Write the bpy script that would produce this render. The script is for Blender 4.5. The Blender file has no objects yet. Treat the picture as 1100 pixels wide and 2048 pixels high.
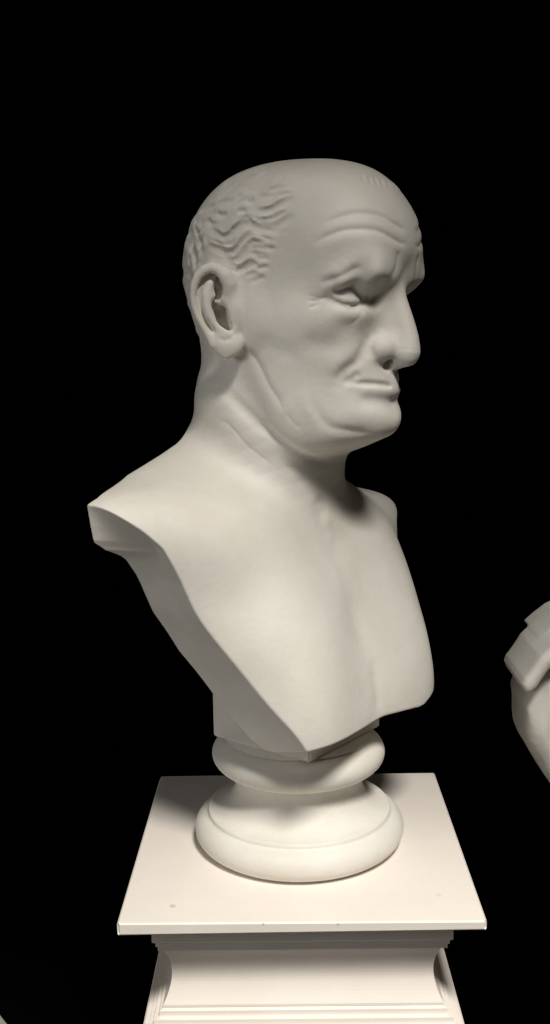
import bpy, bmesh, math, random
import numpy as np
from mathutils import Matrix, Vector
C = bpy.context.scene
# ---------------------------------------------------------------- camera, world, lamps, exposure
cam = bpy.data.objects.new('camera', bpy.data.cameras.new('camera')); C.collection.objects.link(cam); C.camera = cam
def camera_axes(yaw, pitch, roll):
    f = Vector((math.sin(yaw) * math.cos(pitch), math.cos(yaw) * math.cos(pitch), -math.sin(pitch)))
    r = Vector((math.cos(yaw), -math.sin(yaw), 0)); u = r.cross(f)
    return math.cos(roll) * r + math.sin(roll) * u, -math.sin(roll) * r + math.cos(roll) * u, f
r_, u_, f_ = camera_axes(-0.00969, 0.14361, -0.01599)
cam.matrix_world = Matrix((( r_.x, u_.x, -f_.x, -0.00908), (r_.y, u_.y, -f_.y, -0.88982), (r_.z, u_.z, -f_.z, 0.43035), (0, 0, 0, 1)))
cam.data.sensor_fit = 'VERTICAL'; cam.data.sensor_height = 36; cam.data.lens = 36 * 2051.4 / 2048; cam.data.clip_start = 0.05; cam.data.clip_end = 50
C.world = bpy.data.worlds.new('World'); C.world.use_nodes = True
C.world.node_tree.nodes['Background'].inputs[0].default_value = (0.9, 0.95, 1, 1); C.world.node_tree.nodes['Background'].inputs[1].default_value = 0.0
C.view_settings.view_transform = 'Standard'; C.view_settings.look = 'None'; C.view_settings.exposure = 0; C.view_settings.gamma = 1
def spot(name, loc, aim, power, size, blend, radius, color):
    l = bpy.data.lights.new(name, 'SPOT'); l.energy = power; l.spot_size = math.radians(size); l.spot_blend = blend; l.shadow_soft_size = radius; l.color = color
    o = bpy.data.objects.new(name, l); C.collection.objects.link(o); o.location = loc
    o.rotation_euler = (Vector(aim) - Vector(loc)).to_track_quat('-Z', 'Y').to_euler(); return o
spot('key_spotlight', (0.38, -1.42, 1.90), (0.03, -0.44, -0.38), 308, 51, 1.0, 0.22, (1, 0.95, 0.875))
spot('added_fill', (-1.3, -1.1, 0.62), (0.0, -0.02, 0.2), 25, 46, 1.0, 0.35, (1.0, 0.98, 0.95))  # added fill, stands in for bounced light on the cut chest face

# ---------------------------------------------------------------- sculpting engine (millimetres)
f32 = np.float32
def frame(deg):
    a = math.radians(deg)
    return np.array([math.cos(a), -math.sin(a), 0]), np.array([-math.sin(a), -math.cos(a), 0])
HEAD_F, HEAD_S = frame(33.0)          # where the face looks, and its right-hand side
BODY_F, BODY_S = frame(38.0)
HEAD_O = np.array([-3.7, 0.0, 468.9])

def to_local(P, F, Sd, O):
    Q = P - O.astype(f32)
    return np.stack([Q @ F.astype(f32), Q @ Sd.astype(f32), Q[:, 2]], 1)

def sstep(x, a, b):
    t = np.clip((x - a) / (b - a), 0, 1); return t * t * (3 - 2 * t)
def smin(a, b, k):
    h = np.maximum(k - np.abs(a - b), 0) / k
    return np.minimum(a, b) - h * h * k * f32(0.25)
def smax(a, b, k): return -smin(-a, -b, k)

_box = [None, None, None]
def inside(Q, lo, hi):
    if _box[0] is not Q: _box[:] = [Q, Q.min(0), Q.max(0)]
    if (_box[1] > hi).any() or (_box[2] < lo).any(): return np.empty(0, int)
    if (_box[1] > lo).all() and (_box[2] < hi).all(): return np.arange(len(Q))
    return np.nonzero(((Q > lo) & (Q < hi)).all(1))[0]

class Star:
    """Closed surface given as radius over direction, drawn smoothly through measured points."""
    def __init__(self, pts, centre, n=300, smooth=1e-4):
        self.c = np.array(centre, float); p = np.array(pts, float) - self.c
        r = np.linalg.norm(p, axis=1); u = p / r[:, None]
        D = np.linalg.norm(u[:, None] - u[None], axis=2)
        N = len(u); K = np.zeros((N + 4, N + 4))
        K[:N, :N] = D ** 3 + smooth * np.eye(N); K[:N, N] = 1; K[:N, N + 1:] = u
        K[N, :N] = 1; K[N + 1:, :N] = u.T
        w = np.linalg.solve(K, np.r_[r, np.zeros(4)])
        self.n = n
        th = np.linspace(-math.pi, math.pi, 2 * n + 1); ph = np.linspace(-math.pi / 2, math.pi / 2, n + 1)
        T, H = np.meshgrid(th, ph, indexing='ij')
        G = np.stack([np.cos(H) * np.cos(T), np.cos(H) * np.sin(T), np.sin(H)], -1).reshape(-1, 3)
        R = np.empty(len(G))
        for i in range(0, len(G), 20000):
            g = G[i:i + 20000]
            d = np.sqrt(np.maximum(2 - 2 * g @ u.T, 0))
            R[i:i + 20000] = d ** 3 @ w[:N] + w[N] + g @ w[N + 1:]
        R = R.reshape(T.shape)
        gt = np.gradient(R, th[1] - th[0], axis=0) / np.maximum(np.cos(H), 0.12); gp = np.gradient(R, ph[1] - ph[0], axis=1)
        self.R = R.astype(f32); self.G = (1 / np.sqrt(1 + (gt ** 2 + gp ** 2) / R ** 2)).astype(f32)
    def __call__(self, Q):
        q = Q - self.c.astype(f32); rho = np.sqrt((q * q).sum(1)) + f32(1e-6)
        a = (np.arctan2(q[:, 1], q[:, 0]) + f32(math.pi)) * f32(self.n / math.pi)
        b = (np.arcsin(np.clip(q[:, 2] / rho, -1, 1)) + f32(math.pi / 2)) * f32(self.n / math.pi)
        i = np.clip(a.astype(int), 0, 2 * self.n - 1); j = np.clip(b.astype(int), 0, self.n - 1)
        a = a - i; b = b - j
        def lerp(M): return (M[i, j] * (1 - a) + M[i + 1, j] * a) * (1 - b) + (M[i, j + 1] * (1 - a) + M[i + 1, j + 1] * a) * b
        return (rho - lerp(self.R)) * lerp(self.G)

def resample(path, step):
    """smooth curve (Catmull-Rom) through a coarse polyline"""
    P = np.asarray(path, float)
    if len(P) < 3: return P
    E = np.vstack([2 * P[0] - P[1], P, 2 * P[-1] - P[-2]]); out = []
    for i in range(1, len(E) - 2):
        n = max(1, int(np.linalg.norm(E[i + 1, :3] - E[i, :3]) / step))
        for t in np.arange(n) / n:
            out.append(0.5 * (2 * E[i] + (E[i + 1] - E[i - 1]) * t + (2 * E[i - 1] - 5 * E[i] + 4 * E[i + 1] - E[i + 2]) * t * t
                              + (-E[i - 1] + 3 * E[i] - 3 * E[i + 1] + E[i + 2]) * t ** 3))
    out.append(P[-1]); return np.array(out)

def stroke(f, Q, path, amp, w, kind='g', taper=0.25):
    """push (amp<0) or raise (amp>0) the surface along a path; kind g = soft, c = sharp crease"""
    reach = w * (2.6 if kind == 'g' else 4.0); path = np.asarray(path, f32)[:, :3]
    idx = inside(Q, path.min(0) - reach, path.max(0) + reach)
    if not len(idx): return
    q = Q[idx]; seg = np.linalg.norm(np.diff(path, axis=0), axis=1); cum = np.r_[0, np.cumsum(seg)]; L = max(cum[-1], 1e-6)
    tw = max(taper, min(.5, 1.6 * w / L)) if taper and L > 3.5 * w else 0
    best = np.zeros(len(idx), f32)
    for k in range(len(path) - 1):
        a, b = path[k], path[k + 1]; ab = b - a; L2 = max(float(ab @ ab), 1e-9)
        t = np.clip(((q - a) @ ab) / L2, 0, 1); e = q - a - t[:, None] * ab; d2 = (e * e).sum(1)
        m = np.nonzero(d2 < reach * reach)[0]
        if not len(m): continue
        d = np.sqrt(d2[m])
        if kind == 'g': p = np.exp(-(d / w) ** 2) * (1 - sstep(d, w * 1.8, reach))
        else: p = np.exp(-(np.sqrt(d * d + f32((0.3 * w) ** 2)) - f32(0.3 * w)) / w) * (1 - sstep(d, reach * .5, reach))
        if tw: u = (cum[k] + t[m] * seg[k]) / L; p = p * sstep(np.minimum(u, 1 - u), -0.02, tw)
        best[m] = np.maximum(best[m], p)
    f[idx] -= f32(amp) * best

def tube(Q, path, reach=30, soft=0):
    """round tube with a radius per point (4th column)"""
    path = np.asarray(path, f32)
    idx = inside(Q, path[:, :3].min(0) - reach - path[:, 3].max(), path[:, :3].max(0) + reach + path[:, 3].max())
    if not len(idx): return idx, None
    q = Q[idx]; best = np.full(len(idx), 1e3, f32)
    for k in range(len(path) - 1):
        a, b = path[k, :3], path[k + 1, :3]; ab = b - a; L2 = max(float(ab @ ab), 1e-9)
        t = np.clip(((q - a) @ ab) / L2, 0, 1)
        e = q - a - t[:, None] * ab
        d = np.sqrt((e * e).sum(1)) - (path[k, 3] + t * (path[k + 1, 3] - path[k, 3]))
        best = smin(best, d, f32(soft)) if soft else np.minimum(best, d)
    return idx, best

def add_tube(f, Q, path, k, sub=False, soft=0):
    idx, d = tube(Q, path, soft=soft)
    if len(idx): f[idx] = smax(f[idx], -d, f32(k)) if sub else smin(f[idx], d, f32(k))
def add_ball(f, Q, c, r, k, sub=False):
    """ellipsoid, r = radius or three radii"""
    c = np.array(c, f32); r = np.array(r if np.ndim(r) else [r] * 3, f32)
    idx = inside(Q, c - r - 25, c + r + 25)
    if not len(idx): return
    q = (Q[idx] - c); k0 = np.sqrt(((q / r) ** 2).sum(1)); k1 = np.sqrt(((q / r ** 2) ** 2).sum(1)) + f32(1e-6)
    d = k0 * (k0 - 1) / k1
    f[idx] = smax(f[idx], -d, f32(k)) if sub else smin(f[idx], d, f32(k))

def in_blocks(sdf, P, size=45.0, chunk=90000):
    key = np.floor((P - P.min(0)) / size).astype(np.int64); o = np.argsort(key[:, 0] * 10000 + key[:, 1] * 100 + key[:, 2], kind='stable')
    out = np.empty(len(P), f32); k = (key[:, 0] * 10000 + key[:, 1] * 100 + key[:, 2])[o]
    cut = [0]
    for c in list(np.nonzero(np.diff(k))[0] + 1) + [len(P)]:
        if c - cut[-1] > 8000 or c == len(P): cut.append(c)
    for a, b in zip(cut[:-1], cut[1:]):
        for i in range(a, b, chunk): j = o[i:min(b, i + chunk)]; out[j] = sdf(P[j])
    return out

def polygonise(sdf, lo, hi, h, coarse=5):
    """surface nets on a grid that is only filled finely near the surface"""
    lo = np.array(lo, float); n = np.ceil((np.array(hi) - lo) / (h * coarse)).astype(int)
    H = h * coarse
    ax = [lo[i] + H * np.arange(n[i] + 1) for i in range(3)]
    C = np.stack(np.meshgrid(*ax, indexing='ij'), -1).reshape(-1, 3).astype(f32)
    fc = in_blocks(sdf, C).reshape(n + 1)
    near = np.abs(fc) < H * 2.2
    cell = np.zeros(n, bool)
    for dx in (0, 1):
        for dy in (0, 1):
            for dz in (0, 1): cell |= near[dx:n[0] + dx, dy:n[1] + dy, dz:n[2] + dz]
    cm = fc[:-1, :-1, :-1]
    V = np.repeat(np.repeat(np.repeat(np.where(cm > 0, f32(99), f32(-99)), coarse, 0), coarse, 1), coarse, 2)
    I = np.argwhere(cell)
    o = np.stack(np.meshgrid(*[np.arange(coarse)] * 3, indexing='ij'), -1).reshape(-1, 3)
    for i in range(0, len(I), 20000):
        G = (I[i:i + 20000, None] * coarse + o[None]).reshape(-1, 3)
        V[G[:, 0], G[:, 1], G[:, 2]] = in_blocks(sdf, (lo + h * G).astype(f32))
    ins = V < 0
    s = ins[:-1, :-1, :-1].astype(np.int8)
    s = sum(ins[dx:V.shape[0] - 1 + dx, dy:V.shape[1] - 1 + dy, dz:V.shape[2] - 1 + dz].astype(np.int8) for dx in (0, 1) for dy in (0, 1) for dz in (0, 1))
    act = np.argwhere((s > 0) & (s < 8))
    vid = np.full(s.shape, -1, np.int32); vid[tuple(act.T)] = np.arange(len(act))
    acc = np.zeros((len(act), 3)); cnt = np.zeros(len(act))
    cor = [(x, y, z) for x in (0, 1) for y in (0, 1) for z in (0, 1)]
    for a in cor:
        for b in cor:
            if sum(b) - sum(a) == 1 and all(bb >= aa for aa, bb in zip(a, b)):
                va = V[act[:, 0] + a[0], act[:, 1] + a[1], act[:, 2] + a[2]]; vb = V[act[:, 0] + b[0], act[:, 1] + b[1], act[:, 2] + b[2]]
                m = (va < 0) != (vb < 0)
                t = np.where(m, va / np.where(m, va - vb, 1), 0)
                acc[m] += (np.array(a) + t[:, None] * (np.array(b) - np.array(a)))[m]; cnt[m] += 1
    P = lo + h * (act + acc / cnt[:, None])
    quads = []
    for ax_ in range(3):
        e = [0, 0, 0]; e[ax_] = 1
        sl0 = tuple(slice(0, V.shape[i] - (1 if i == ax_ else 0)) for i in range(3)); sl1 = tuple(slice(e[i], V.shape[i]) for i in range(3))
        A = ins[sl0]; B = ins[sl1]
        E = np.argwhere(A != B); b_, c_ = [(1, 2), (2, 0), (0, 1)][ax_]
        E = E[(E[:, b_] > 0) & (E[:, c_] > 0) & (E[:, b_] < s.shape[b_]) & (E[:, c_] < s.shape[c_])]
        u = np.zeros(3, int); v = np.zeros(3, int); u[b_] = 1; v[c_] = 1
        q = np.stack([vid[tuple((E - d).T)] for d in (u + v, v, 0 * u, u)], 1)
        flip = ~A[tuple(E.T)]; q[flip] = q[flip][:, ::-1]
        quads.append(q)
    Qd = np.concatenate(quads); Qd = Qd[(Qd >= 0).all(1)]
    for _ in range(1):
        p32 = P.astype(f32); f0 = in_blocks(sdf, p32); e = f32(0.5 * h)
        g = np.stack([in_blocks(sdf, p32 + np.eye(3, dtype=f32)[i] * e) - f0 for i in range(3)], 1) / e
        st = f0[:, None] * g / np.maximum((g * g).sum(1), 0.25)[:, None]
        P = P - np.clip(st, -h * .7, h * .7)
    return P, Qd

# ---------------------------------------------------------------- measured points of the head (forward, sideways, up; mm from between the ears)
HEAD = [  # midline
 (115,0,46),(115.5,0,60),(113,0,72),(107,0,86),(97.5,0,100),(80,0,114),(52,0,123.5),(20,0,126.5),(-10,0,125),(-42,0,116),(-68,0,99),(-84,0,74),(-92,0,45),(-90,0,20),(-86,0,-5),(-79,0,-25),
 (110.5,0,35),(101,0,14),(95,0,-8),(94,0,-28),(98.5,0,-43),(101.5,0,-51),(102.5,0,-58),(100.5,0,-66),(97.5,0,-74),(101,0,-84),(96.5,0,-95),(81,0,-103),(58,0,-112),(30,0,-117),(0,0,-112),(-40,0,-90),(-63,0,-55),
 # forehead, temple and skull in level rows
 (60,34,112),(30,48,113),(-5,53,112),(-37,42,109),(92,30,96),(73,50,95),(40,62,96),(0,69,96),(-38,59,95),(-61,35,94),
 (107,28,75),(91,49,75),(61,62,75),(25,70,75),(-10,76,75),(-47,66.5,74),(-71,40,73),
 (112.5,23,50),(102.5,44,50),(85,57,50),(56,64,50),(25,70,50),(-10,76,50),(-50,69,48),(-78,42,46),
 (112,15,34),(109.5,31,34),(100,45,33),(84,55,31),(60,61,33),(30,68,33),(0,73,33),(-35,73,33),(-68,54,32),
 # brow edge, eye level
 (109.5,13,25),(107.5,28,24),(101.5,42,23),(85,54,22),
 (100,12,12),(92,20,11),(82,33,9),(77,45,9),(94,20,3),(90.5,32,3),(83.5,43,3),(69,53,11),(84,41,18),(76,49.5,17),(42,64,12),(10,70,12),(-25,72,12),(-63,52,12),
 # cheekbone
 (92,17,-9),(90,28,-9),(81,42,-8),(68,54,-7),(46,64,-8),(20,69,-9),(0,68,-10),(-30,66,-10),(-60,44,-12),
 (92,16,-28),(88,27,-28),(78,41,-29),(63,53,-30),(42,62,-30),(16,66,-31),(-8,63,-31),(-38,52,-32),(-57,35,-38),
 # mouth, jaw, chin
 (98,14,-54),(90,26,-54),(77,39,-54),(61,50,-54),(42,59,-55),(20,63,-56),(0,60,-57),
 (97,14,-76),(87,28,-77),(70,43,-77),(47,55,-78),(22,59,-80),(5,52,-82),
 (96,14,-91),(82,29,-92),(63,44,-94),(41,51,-98),
 (69,20,-107),(51,36,-109),(28,39,-114)]
HEAD = HEAD + [(x, -s, z) for x, s, z in HEAD if s]

# the chest (forward, sideways, up; mm from the middle of the plinth)
CHEST = [(26,0,312),(31,0,303),(35,0,290),(43,0,274),(54,0,252),(64,0,215),(75,0,187),(83,0,160),(88,0,132),(88,0,105)]
ROWS = {293:[(35,30),(38,60),(38,90),(32,115),(22,142),(4,170)], 268:[(47,30),(50,60),(49.5,80),(43,100),(31,125),(8,157)],
 230:[(64,30),(68,60),(67,80),(62,95),(43,120),(20,143),(-12,166),(-60,176)], 187:[(80,30),(85,60),(85,80),(73,100),(45,121),(14,142),(-60,150)],
 158:[(88,30),(91,60),(92,80),(79.5,99.5),(60,110),(20,135)], 132:[(92,30),(94,60),(95,80),(81,97),(55,118),(-60,140)], 105:[(90,60),(75,97)]}
SIDE = [(x, s, z) for z, r in ROWS.items() for x, s in r] + [
 (-6,200,325),(-41,204,328),(-62,192,326),(0,187,314),(-73,160,332),(-79,120,345),(-79,80,358),(-76,50,372),(-40,120,342),(-2,120,328),(20,120,313),
 (-40,160,333),(-5,160,323),(8,160,307),(-40,80,352),(0,80,333),(24,80,316),(-20,40,345),(16,40,322),(-41,216,308),(-41,220,285),(0,203,290),
 (-120,60,310),(-130,80,200),(-110,140,300),(-100,190,270),(-60,200,230)]
CHEST = CHEST + SIDE + [(x - 9 * min(max((s - 70) / 60, 0), 1) * min(max((z - 255) / 30, 0), 1), -s, z - 30 * min(max((s - 40) / 110, 0), 1.2) * min(max((z - 262) / 40, 0), 1)) for x, s, z in SIDE] + [(-120,0,320),(-135,0,200),(-110,0,90),(-40,0,60),(40,0,70)]
# outline the chest is cut to (sideways, up)
CUT = [(205,345),(201,327),(197,323),(187,312),(172,295),(158,268),(146,241),(134,215),(121,187),(109,159),(97,132),(86,108)]
# how far back the marble behind the chest reaches (up, forward)
BACK = [(100,38),(120,36),(129,23),(153,6),(168,-2),(203,-22),(236,-32),(262,-33),(274,-34),(283,-35),(290,-38),(298,-46)]
# the rear edge of the same cut, behind the shoulder (up, sideways)
CUT_BACK = [(108,86),(132,97),(159,109),(187,121),(215,135),(241,149.5),(262,159),(270,163),(276,167.5),(282,172),(286,177),(289,184),(292,190),(300,194),(312,196),(345,200)]

# ---------------------------------------------------------------- chisel strokes: path, height (mm, minus cuts in), width, profile, taper
HEAD_STROKES = [
 ([(62.7,62.9,50.9),(69.1,61.8,54),(73.2,60.9,55.8),(77.6,59.7,57.5),(82.2,58,59.1),(87,55.6,60.3),(90.5,53.6,60.7),(94,51.1,60.8),(97.2,48.4,60.9),(101.1,44.5,60.8),(104.4,40.3,60.3),(107.1,36.1,59.1),(109.3,31.8,57.6),(112.2,24.2,54.5),(114.1,16.2,52.1),(115.6,4.4,51.9)],-1.7,2,'c',0.2),
 ([(62.8,63,54.2),(69.2,61.8,57.3),(73.2,60.8,59.1),(77.5,59.5,60.9),(82,57.6,62.4),(86.8,55.2,63.6),(90.3,53.1,64),(93.8,50.6,64.2),(96.9,47.9,64.2),(100.8,43.9,64.2),(104.1,39.8,63.7),(106.9,35.6,62.5),(109.1,31.5,60.9),(112.1,24,57.9),(114.2,16.2,55.5),(115.7,4.6,55.2)],0.4,4,'g',0.2),
 ([(62.4,62.6,46.4),(69,61.6,49.6),(73.1,60.9,51.4),(77.6,59.8,53.1),(82.3,58.2,54.7),(87.2,56,55.9),(90.7,53.9,56.2),(94.2,51.5,56.4),(97.4,48.8,56.4),(101.4,44.9,56.3),(104.6,40.8,55.9),(107.3,36.5,54.6),(109.4,32.1,53.1),(112.2,24.1,50.1),(113.9,15.7,47.6),(115.1,3.2,47.4)],0.5,6,'g',0.2),
 ([(70.9,60.8,65.5),(76.1,59,67.6),(80.8,56.8,69.5),(84.3,54.8,70.9),(87.7,52.5,71.9),(91.8,49.4,72.6),(95.8,45.8,73),(99.5,41.8,73),(102.9,37.5,72.5),(105.7,33.4,71.4),(108.1,29.5,70),(111.4,22.6,66.3),(113.6,15.1,63.9),(114.9,5.5,63.6)],-1.25,2,'c',0.2),
 ([(70.7,60.4,68.9),(75.8,58.4,71),(80.5,56.1,72.9),(83.9,54,74.3),(87.2,51.6,75.3),(91.2,48.4,76.1),(95.2,44.6,76.5),(98.9,40.5,76.5),(102.2,36.2,76),(105.1,32.2,74.9),(107.5,28.3,73.5),(110.9,21.6,69.8),(113.1,14.1,67.4),(114.2,4.2,67.2)],0.35,4,'g',0.2),
 ([(113.3,18.8,47.4),(113.1,17.5,43),(112.2,17.4,35.5),(110.9,19.1,29.8),(108.7,21.5,25.7)],-1.5,2.4,'c',0.25),
 ([(90.2,53,41.2),(93.9,50.6,41.2),(97.6,47.9,41.3),(100.9,45.1,41),(105.4,40.6,39.9),(108.5,35.3,38.3),(110.6,26.9,33.1)],1.2,9,'g',0.3),
 ([(70.3,58.4,25.7),(75.9,57.6,27.3),(81.1,56.4,29.3),(85.8,54.5,32.3),(89.9,52.5,35.3),(95.1,49.4,38.1)],1.6,7,'g',0.3),
 ([(65.4,58.5,21.9),(70.9,57.6,23),(76.5,56.8,24.3),(82.4,55.9,26.1),(87.1,53.9,28),(91.8,50.6,31.4),(94.6,48.6,32.3),(97.8,45.8,29.7)],-1.3,3.4,'g',0.3),
 ([(65.4,58.5,21.9),(70.9,57.6,23),(76.5,56.8,24.3),(82.4,55.9,26.1),(87.1,53.9,28),(91.8,50.6,31.4),(94.6,48.6,32.3),(97.8,45.8,29.7)],-0.6,1.6,'c',0.3),
 ([(97.8,45.9,30.1),(100.6,43.9,27.3),(103.2,41.5,24.8),(104.8,36.4,22.9),(105,28.5,21.7),(106.8,15.1,21.6)],-0.8,6,'g',0.3),
 ([(60.4,58.5,14.9),(66.4,56.4,15.9),(73.6,53.5,17.5),(81.8,52.4,20.5),(87.8,49,23.8),(92.2,46,25.2),(94.6,43.2,23),(94.2,39.3,18.7)],1.5,5.4,'g',0.35),
 ([(60.9,57.9,9.7),(65,55.7,10.3),(68.9,53.2,11),(71.5,51.6,11.7)],-1,1.5,'c',0.4),
 ([(75,48.5,7.1),(78.2,47,4.7),(82.9,43.6,2.4),(85.9,36.3,2.9),(87.9,31.8,5.7)],-0.8,1.8,'c',0.25),
 ([(78.4,48.2,-0.2),(83.2,43.4,-2.9),(86.9,38.1,-0.2)],0.8,6,'g',0.3),
 ([(89.9,29.9,4.9),(89.9,34,-0.2),(88.1,36.4,-4.4),(84.8,38.4,-7.8),(81,41.9,-8.5)],-0.75,2.2,'c',0.3),
 ([(55,60.2,8.7),(59.8,58.3,9.3),(65.6,55.3,8)],-0.9,1.3,'c',0.4),
 ([(55.1,60.4,3.7),(59.8,58.4,4.4),(66.6,54.7,6.9)],-0.9,1.3,'c',0.4),
 ([(55.1,60.1,13.6),(61,58,12.3),(65,55.7,10.3)],-0.5,1.5,'c',0.3),
 ([(59.4,56.1,-24.6),(64.3,53,-25.9),(69.1,49.5,-25.6)],-2.2,9,'g',0.3),
 ([(50.7,62.2,0.4),(56.3,60.2,-0.6),(61.6,57.8,-1.8),(66.7,55.1,-3.3),(71.6,51.9,-5.8),(74.3,48.9,-8.6),(76.5,45.1,-11.9),(78.8,41.2,-15.4)],1.2,13,'g',0.3),
 ([(43,58.6,-55.5),(44.5,58.4,-50.3),(46,58.3,-45.1),(47.7,58.3,-39.9)],-0.8,14,'g',0.3),
 ([(94.7,20,-18.2),(92,21.9,-19.3),(89.4,25,-22.8),(88.4,26.9,-26.5),(87.2,28.9,-30.7),(85.8,31.4,-35.1),(83.9,33.8,-39),(81.3,36.4,-41.7),(78.5,38.8,-44),(73.9,41.9,-49.7),(72.7,42.2,-55.2),(72.8,41.7,-62.3)],-2.2,5.5,'g',0.3),
 ([(94.7,20,-18.2),(92,21.9,-19.3),(89.4,25,-22.8),(88.4,26.9,-26.5),(87.2,28.9,-30.7),(85.8,31.4,-35.1),(83.9,33.8,-39),(81.3,36.4,-41.7),(78.5,38.8,-44),(73.9,41.9,-49.7)],-0.7,2.2,'c',0.35),
 ([(86.5,29.5,-25.1),(83.1,34.9,-30.9),(78.6,39.7,-35.8),(75.9,41.9,-38.4),(73.2,43.7,-41.1),(69.5,45.3,-48.1)],1.8,8,'g',0.3),
 ([(88.3,28,-37.6),(84.9,32.5,-42.6),(81.4,35.9,-46),(79.2,37.6,-49.1)],0.6,4,'g',0.3),
 ([(98.6,17.2,-17.1),(94,19.4,-17),(91.3,22.7,-20.1),(90.7,25,-25.9),(92.2,24.5,-31.4),(95.4,21.2,-36.2)],-1.7,3,'g',0.3),
 ([(106.7,10.6,-13.8),(110.1,11.3,-21.6),(111.6,11.6,-29.5)],-0.9,6,'g',0.3),
 ([(79.9,36.5,-53.6),(84,32.6,-54.9),(89.6,26.4,-55.6),(95.2,18.9,-56.2),(99,12,-57.2),(101.4,5.4,-58.2)],-2.8,1.25,'c',0.1),
 ([(84,32.6,-54.9),(89.6,26.4,-55.6),(95.2,18.9,-56.2),(99,12,-57.2),(101.4,5.4,-58.2)],-0.9,2.4,'g',0.3),
 ([(78.4,37.9,-53.4),(81.2,35.5,-51.9),(84.2,32.8,-49.2)],-2.2,3,'g',0.25),
 ([(84.7,32.2,-49.2),(90.2,25.8,-50.5),(93.1,22,-51.2),(95.8,17.8,-51.9),(99.8,10,-53.7)],0.3,3,'g',0.2),
 ([(89.8,26,-60.4),(94.5,19.7,-61),(98.7,11.5,-62.4),(101.1,0,-63.6)],2,5.4,'g',0),
 ([(88,27.6,-68.6),(90.8,24.4,-69.2),(93.9,20.2,-69.6),(96.4,15.6,-69.8),(98.5,8.8,-69.8),(98.8,0,-70)],-1.6,7.5,'g',0),
 ([(83.8,30.9,-80),(88.3,26.4,-80),(92.5,21.8,-80.3),(95.7,17,-81.8),(98.2,11.3,-83.5),(99.8,4.7,-84.9),(99.7,0,-86.4)],2.6,12,'g',0),
 ([(79.7,35.6,-69.9),(78.1,36.7,-74.8),(76.3,37.7,-79.7)],0.8,10,'g',0.25),
 ([(55.2,52.9,-61.2),(55.7,52.4,-66.5),(56.6,51.7,-71.8),(58.5,50.3,-77.4),(61,48.4,-82.6),(63.6,46.1,-86.5),(66.6,43.3,-89.3),(70.4,39.8,-90.8),(74.7,35.8,-91.8),(77.8,32.6,-92.5),(81.1,29.2,-93.1),(84.1,25.8,-93.8),(88,21,-94.8),(91.4,15.7,-95.9)],-1.1,4.2,'g',0.25),
 ([(55.2,52.9,-61.2),(55.7,52.4,-66.5),(56.6,51.7,-71.8),(58.5,50.3,-77.4),(61,48.4,-82.6),(63.6,46.1,-86.5),(66.6,43.3,-89.3),(70.4,39.8,-90.8),(74.7,35.8,-91.8),(77.8,32.6,-92.5),(81.1,29.2,-93.1),(84.1,25.8,-93.8),(88,21,-94.8),(91.4,15.7,-95.9)],-0.25,1.8,'c',0.25),
 ([(48,56.3,-59.5),(48.8,55.6,-65.8),(50,54.6,-72.1),(51.6,53.5,-76.5),(53.5,52.1,-80.9),(55.3,50.6,-85.3)],0.9,6,'g',0.3),
 ([(3.6,66,-24.2),(6.1,65.6,-29.4),(8.5,65.4,-33.2),(11.5,65,-37.9),(14.3,64.5,-42.6),(16.5,64,-47),(18.5,63.5,-51.4),(20.7,63,-55.7),(23.3,62.5,-59.9),(26.1,61.9,-63.9),(28.4,61.2,-67.7),(30.7,60.3,-72.6),(32.6,59.2,-77.3)],-1.5,2,'c',0.2),
 ([(32.8,59.4,-76.1),(36,57.9,-80.7),(39.1,56.2,-85.1),(42.2,54.2,-89.1),(45.3,52,-93)],-0.6,2.2,'c',0.3),
 ([(23,66.8,-23.9),(27.1,66,-26),(31.2,65.1,-27.9),(39.1,62.9,-30)],-0.8,8,'g',0.25),
 ([(-11.2,79.1,24.5),(-14,80.4,29.7),(-19.2,82.7,32.2),(-24.4,85.1,29.6),(-27.9,86.7,23.5),(-28.9,87.1,14.6),(-27.2,86.3,5.5),(-24.1,84.9,-3.2),(-20.1,83.2,-9.6),(-15,80.9,-15.2)],-2.4,2.6,'g',0.15),
 ([(-14.4,80,27.8),(-20.2,82.7,31.1),(-25.5,85,28.1),(-27.9,86.1,23.1)],-1.8,2.2,'g',0.2),
 ([(-13.6,83.5,-17.6),(-8.1,81,-19.7),(-1.4,78,-18.3)],-1,2.5,'g',0.3),
 ([(-26.5,75.2,70.2),(-18.3,76.7,65.1),(-13.4,76.8,61.8),(-8.8,76.6,60.6),(-4.2,76.3,62.1),(0.3,75.8,65.5),(6.6,74.6,69.3),(12.6,73.2,69.9),(16.6,72.4,67.3),(21.5,71.2,64.7),(29.5,69.5,62.6),(36.6,68.2,62.8),(42.6,67,64.3)],-1.6,2.3,'g',0.3),
 ([(-23.7,75.2,72.7),(-15.5,76.6,67.6),(-11.4,76.8,64.8),(-9.2,76.7,64),(-6.6,76.6,65),(-2.3,76.1,68.3),(5,74.7,72.5),(13.1,72.9,73.2),(18.4,71.8,70.2),(22.7,70.9,67.8),(29.8,69.4,66),(35.9,68.3,66.2),(41.5,67.2,67.5)],1.28,3.2,'g',0.35),
 ([(-26.5,75.2,70.2),(-18.3,76.7,65.1),(-13.4,76.8,61.8),(-8.8,76.6,60.6),(-4.2,76.3,62.1),(0.3,75.8,65.5),(6.6,74.6,69.3),(12.6,73.2,69.9),(16.6,72.4,67.3),(21.5,71.2,64.7),(29.5,69.5,62.6),(36.6,68.2,62.8),(42.6,67,64.3)],-0.7,1.1,'c',0.25),
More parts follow.
